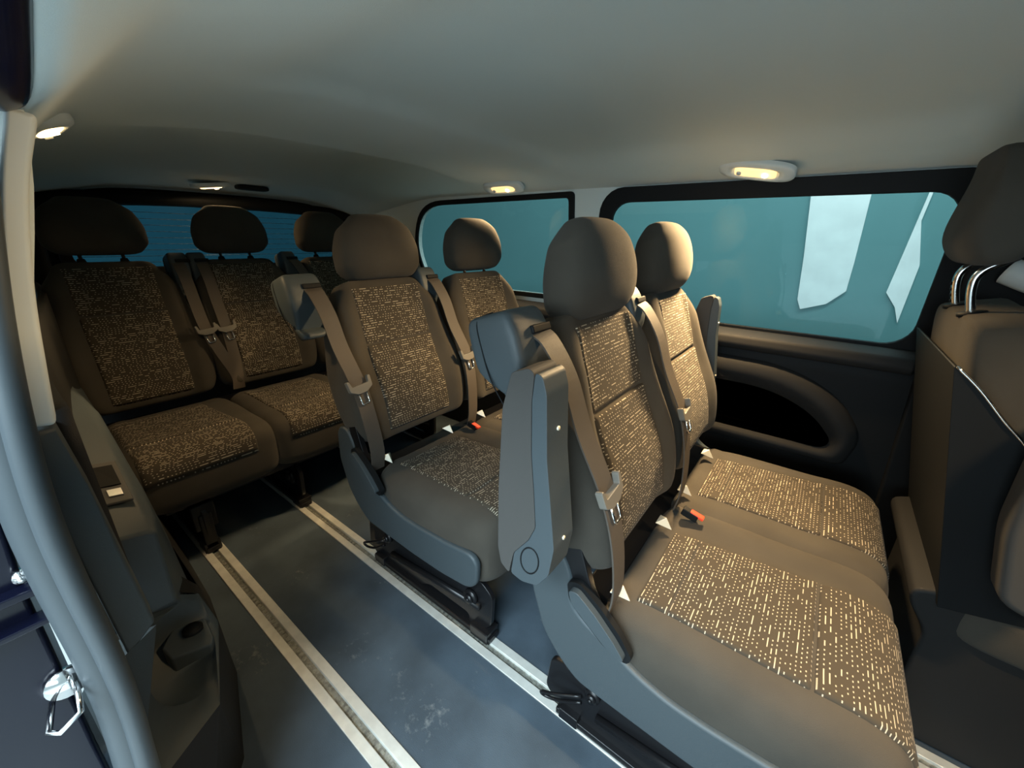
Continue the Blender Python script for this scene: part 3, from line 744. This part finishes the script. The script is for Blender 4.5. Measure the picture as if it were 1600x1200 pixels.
# ---------------------------------------------------------------- front row seat seen from behind
fs = thing('front_seat', 'front row seat seen from behind at right edge with chrome headrest posts', 'car seat', (.238, .40, 0))
def fprof(v): return None
bm = bmesh.new()
SF = Vector((-.22, 0, .975)).normalized(); TF = Vector((.975, 0, .22)).normalized(); F0 = Vector((.16, 0, .42))
def fp(a, s, t): return F0 + Vector((0, a, 0)) + SF*s + TF*t
pillow(bm, fp, -.02, .575, lambda v: (-(.228-.020*sst(.2, 1, v)), .228-.020*sst(.2, 1, v)), lambda u, v: .07+.02*abs(u), lambda u, v: -.060+.010*sst(0, 1, v), -.0, pu=7, pv=9, nu=36, nv=40)
fb = link('backrest', bm, 'fabric', fs)
# hard back shell with chrome piping
bm = bmesh.new()
def shell_fn(a, s):
    return fp(a*1.0, s, -.093 - .012*(1-abs(a/.236)**6) + .055*sst(.12, -.05, s))
def shrink_top(s): return s
shell_pts = spline([fp(-.233, .50, -.066), fp(-.236, .455, -.035), fp(-.237, .40, -.005), fp(-.237, .34, .03), fp(-.237, .26, .05), fp(-.237, .12, .06), fp(-.237, -.02, .06)], 6)
back_pts = [fp(-.237, (p-F0).dot(SF), -.070) for p in shell_pts]
pts = shell_pts + [back_pts[-1]] + [back_pts[0]]
n0 = len(pts); A = [bm.verts.new(p) for p in pts]; B = [bm.verts.new(Vector((p.x, -p.y, p.z))) for p in pts]
bm.faces.new(A); bm.faces.new(B[::-1])
for i in range(n0): bm.faces.new((A[i], B[i], B[(i+1) % n0], A[(i+1) % n0]))
link('back_shell', bm, 'black', fb, smooth=False, bevel=.008)
bm = bmesh.new(); tube(bm, [p+Vector((0, -.002, 0)) for p in shell_pts], .003, 8)
pz = link('piping', bm, 'chrome', fb); pz['label'] = 'bright piping line'
bm = bmesh.new()
hb = lambda a, s, t: fp(a, s, t)
pillow(bm, hb, .665, .88, lambda v: (-(.135-.02*sst(0, 1, v)), .135-.02*sst(0, 1, v)), lambda u, v: .075-.02*v*v, lambda u, v: -.06+.05*sst(-.6, 1, v), .0, pu=3.2, pv=3.0, nu=30, nv=30)
fh = link('headrest', bm, 'fabric', fs)
for s in (-.072, .072):
    bm = bmesh.new(); tube(bm, spline([fp(s, .55, -.025), fp(s, .62, -.028), fp(s, .655, -.015), fp(s, .675, .03)], 5), .0075, 12)
    po = link('headrest_post', bm, 'chrome', fh)
    if s > 0:
        bm = bmesh.new()
        for q in range(4): cyl(bm, fp(s, .585+.013*q, -.033), TF, .004, .007, 8)
        link('post_notches', bm, 'black', po)
    bm = bmesh.new(); cyl(bm, fp(s, .572, -.025), SF, .022, .008, 24); link('post_collar', bm, 'black', fh)
bm = bmesh.new(); pillow(bm, lambda a, s, t: Vector((s, a, t)), .12, .62, lambda v: (-.24, .24), lambda u, v: .42, lambda u, v: .30, .36, pu=6, pv=6)
link('seat_cushion', bm, 'fabric', fs)
bm = bmesh.new(); prism_xz(bm, roundpoly([(.10, .0), (.10, .30), (.06, .36), (.055, .395), (.12, .42), (.60, .42), (.60, 0)], .02, 3), -.22, .22)
link('seat_base', bm, 'trim', fs, smooth=False, bevel=.01)
bm = bmesh.new(); prism_xz(bm, roundpoly([(.125, .86), (.095, .80), (.10, .64), (.13, .50), (.20, .48), (.24, .60), (.22, .84), (.18, .88)], .025, 4), -.335, -.265)
link('armrest', bm, 'pad', fs, bevel=.015)
# pale belt guide tube on the far pillar ahead
bm = bmesh.new(); tube(bm, spline([(.36, .72, 1.045), (.42, .695, 1.02), (.50, .68, 1.0), (.72, .66, .985)], 6), .032, 14)
tag(link('pillar_grip', bm, 'lightplastic'), 'pale grey rounded grip behind the front seat headrest posts', 'grip')

# ---------------------------------------------------------------- interior lamps
def lamp(name_label, loc, rot, power, w_=.105, hot=True, bright='lens', lx=0, spread=125):
    r = thing('reading_lamp', name_label, 'lamp', loc, 'warm interior reading lamps')
    r.rotation_euler = rot
    bm = bmesh.new()
    # oval bezel with a recess, hanging below the headliner
    N_ = 40
    def oval(a, b, z, p=3.2): return [bm.verts.new((a*math.copysign(abs(math.cos(t))**(2/p), math.cos(t)), b*math.copysign(abs(math.sin(t))**(2/p), math.sin(t)), z)) for t in [2*math.pi*k/N_ for k in range(N_)]]
    rings = [oval(w_+.003, .038, .006), oval(w_+.003, .038, -.004), oval(w_, .036, -.009), oval(w_*.80, .027, -.013), oval(w_*.64, .021, -.012), oval(w_*.62, .020, .004)]
    for A, B in zip(rings, rings[1:]):
        for i in range(N_): bm.faces.new((A[i], A[(i+1) % N_], B[(i+1) % N_], B[i]))
    bm.faces.new(rings[-1])
    link('lamp_bezel', bm, 'lightplastic', r)
    bm = bmesh.new(); V = pillow(bm, lambda a, s, t: Vector((a, s, t)), -.0165, .0165, lambda v: (-w_*.56, w_*.56), lambda u, v: -.016, lambda u, v: .0, -.008, pu=6, pv=4, nu=20, nv=14)
    ln = link('lamp_lens', bm, bright, r)
    bm = bmesh.new(); cyl(bm, (w_*(.28+lx), 0, -.0175), (0, 0, 1), .008, .005, 16); link('lamp_bulb', bm, 'lens_hot', ln)
    bm = bmesh.new(); cyl(bm, (-w_*.42, 0, -.0165), (0, 0, 1), .007, .006, 16); link('lamp_switch', bm, 'lightplastic', ln)
    l = bpy.data.lights.new('lamp_glow', 'AREA'); l.shape = 'RECTANGLE'; l.size = w_*1.0; l.size_y = .03; l.energy = power; l.color = (1.0, .68, .34); l.spread = math.radians(spread)
    o = bpy.data.objects.new('lamp_glow', l); C.objects.link(o); o.parent = r; o.location = (0, 0, -.024)
    return r
def cz(x, y): return ceil_z(x, y)
lamp('oval warm lamp above the large side window, nearest the front', (-.25, .655, cz(-.25, .655)-.012), (math.radians(-32), math.radians(9), 0), 22)
lamp('oval warm lamp above the smaller rear side window', (-1.24, .655, cz(-1.24, .655)-.012), (math.radians(-30), 0, 0), 6.0, spread=110, bright='lens')
lamp('glowing warm lamp at upper left above the door side seats', (-1.33, -.722, cz(-1.33, -.722)-.002), (math.radians(20), 0, 0), 1.4, bright='lens_bright')
lamp('small glowing lamp above the rear window', (-2.33, -.115, 1.300), (0, math.radians(-8), math.radians(90)), 1.4, w_=.075, bright='lens_bright', spread=172)
lamp('warm ceiling lamp over the front seats, ahead of the view', (.62, -.30, cz(.62, -.30)-.006), (0, math.radians(22), 0), 5.5, spread=100)
bm = bmesh.new(); pillow(bm, lambda a, s, t: Vector((-2.33+s, .060+a, 1.302+t)), -.03, .03, lambda v: (-.07, .07), lambda u, v: .012, lambda u, v: -.012, 0, pu=5, pv=3, nu=20, nv=14)
tag(link('roof_catch', bm, 'black'), 'flat black oval fitting beside the lamp above the rear window', 'fitting')

# ---------------------------------------------------------------- garage seen through the glass
bm = bmesh.new(); box(bm, -7, 5, 2.60, 2.70, -.5, 3.6); link('wall_garage_side', bm, 'teal', smooth=False, kind='structure')
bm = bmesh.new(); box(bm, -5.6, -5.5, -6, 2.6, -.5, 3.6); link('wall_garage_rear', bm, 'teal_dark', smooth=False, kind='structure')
bm = bmesh.new(); box(bm, -7, 5, -6, 2.7, -.62, -.55); link('floor_garage', bm, 'concrete', smooth=False, kind='structure')
def patch(pts, label, g):  # added white sheet, cut to the shape of a reflection in the glass
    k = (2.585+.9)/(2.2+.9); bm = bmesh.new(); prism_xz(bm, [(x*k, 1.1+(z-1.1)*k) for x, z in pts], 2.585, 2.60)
    return tag(link('reflection_sheet', bm, 'reflection_white', smooth=False), label, 'sheet', g)
patch([(-.205, 1.50), (.083, 1.50), (.083, 1.36), (.095, 1.006), (.096, .844), (.02, .762), (-.101, .717), (-.127, .774), (-.15, 1.031)], 'broad white sheet added outside as the pale reflection in the large side window', 'white sheets added outside as window reflections')
patch([(.322, 1.50), (.335, 1.50), (.317, 1.224), (.369, 1.003), (.359, .692), (.327, .777), (.272, .853), (.289, 1.065)], 'narrow pointed white sheet added as the reflection at the right of the large side window', 'white sheets added outside as window reflections')
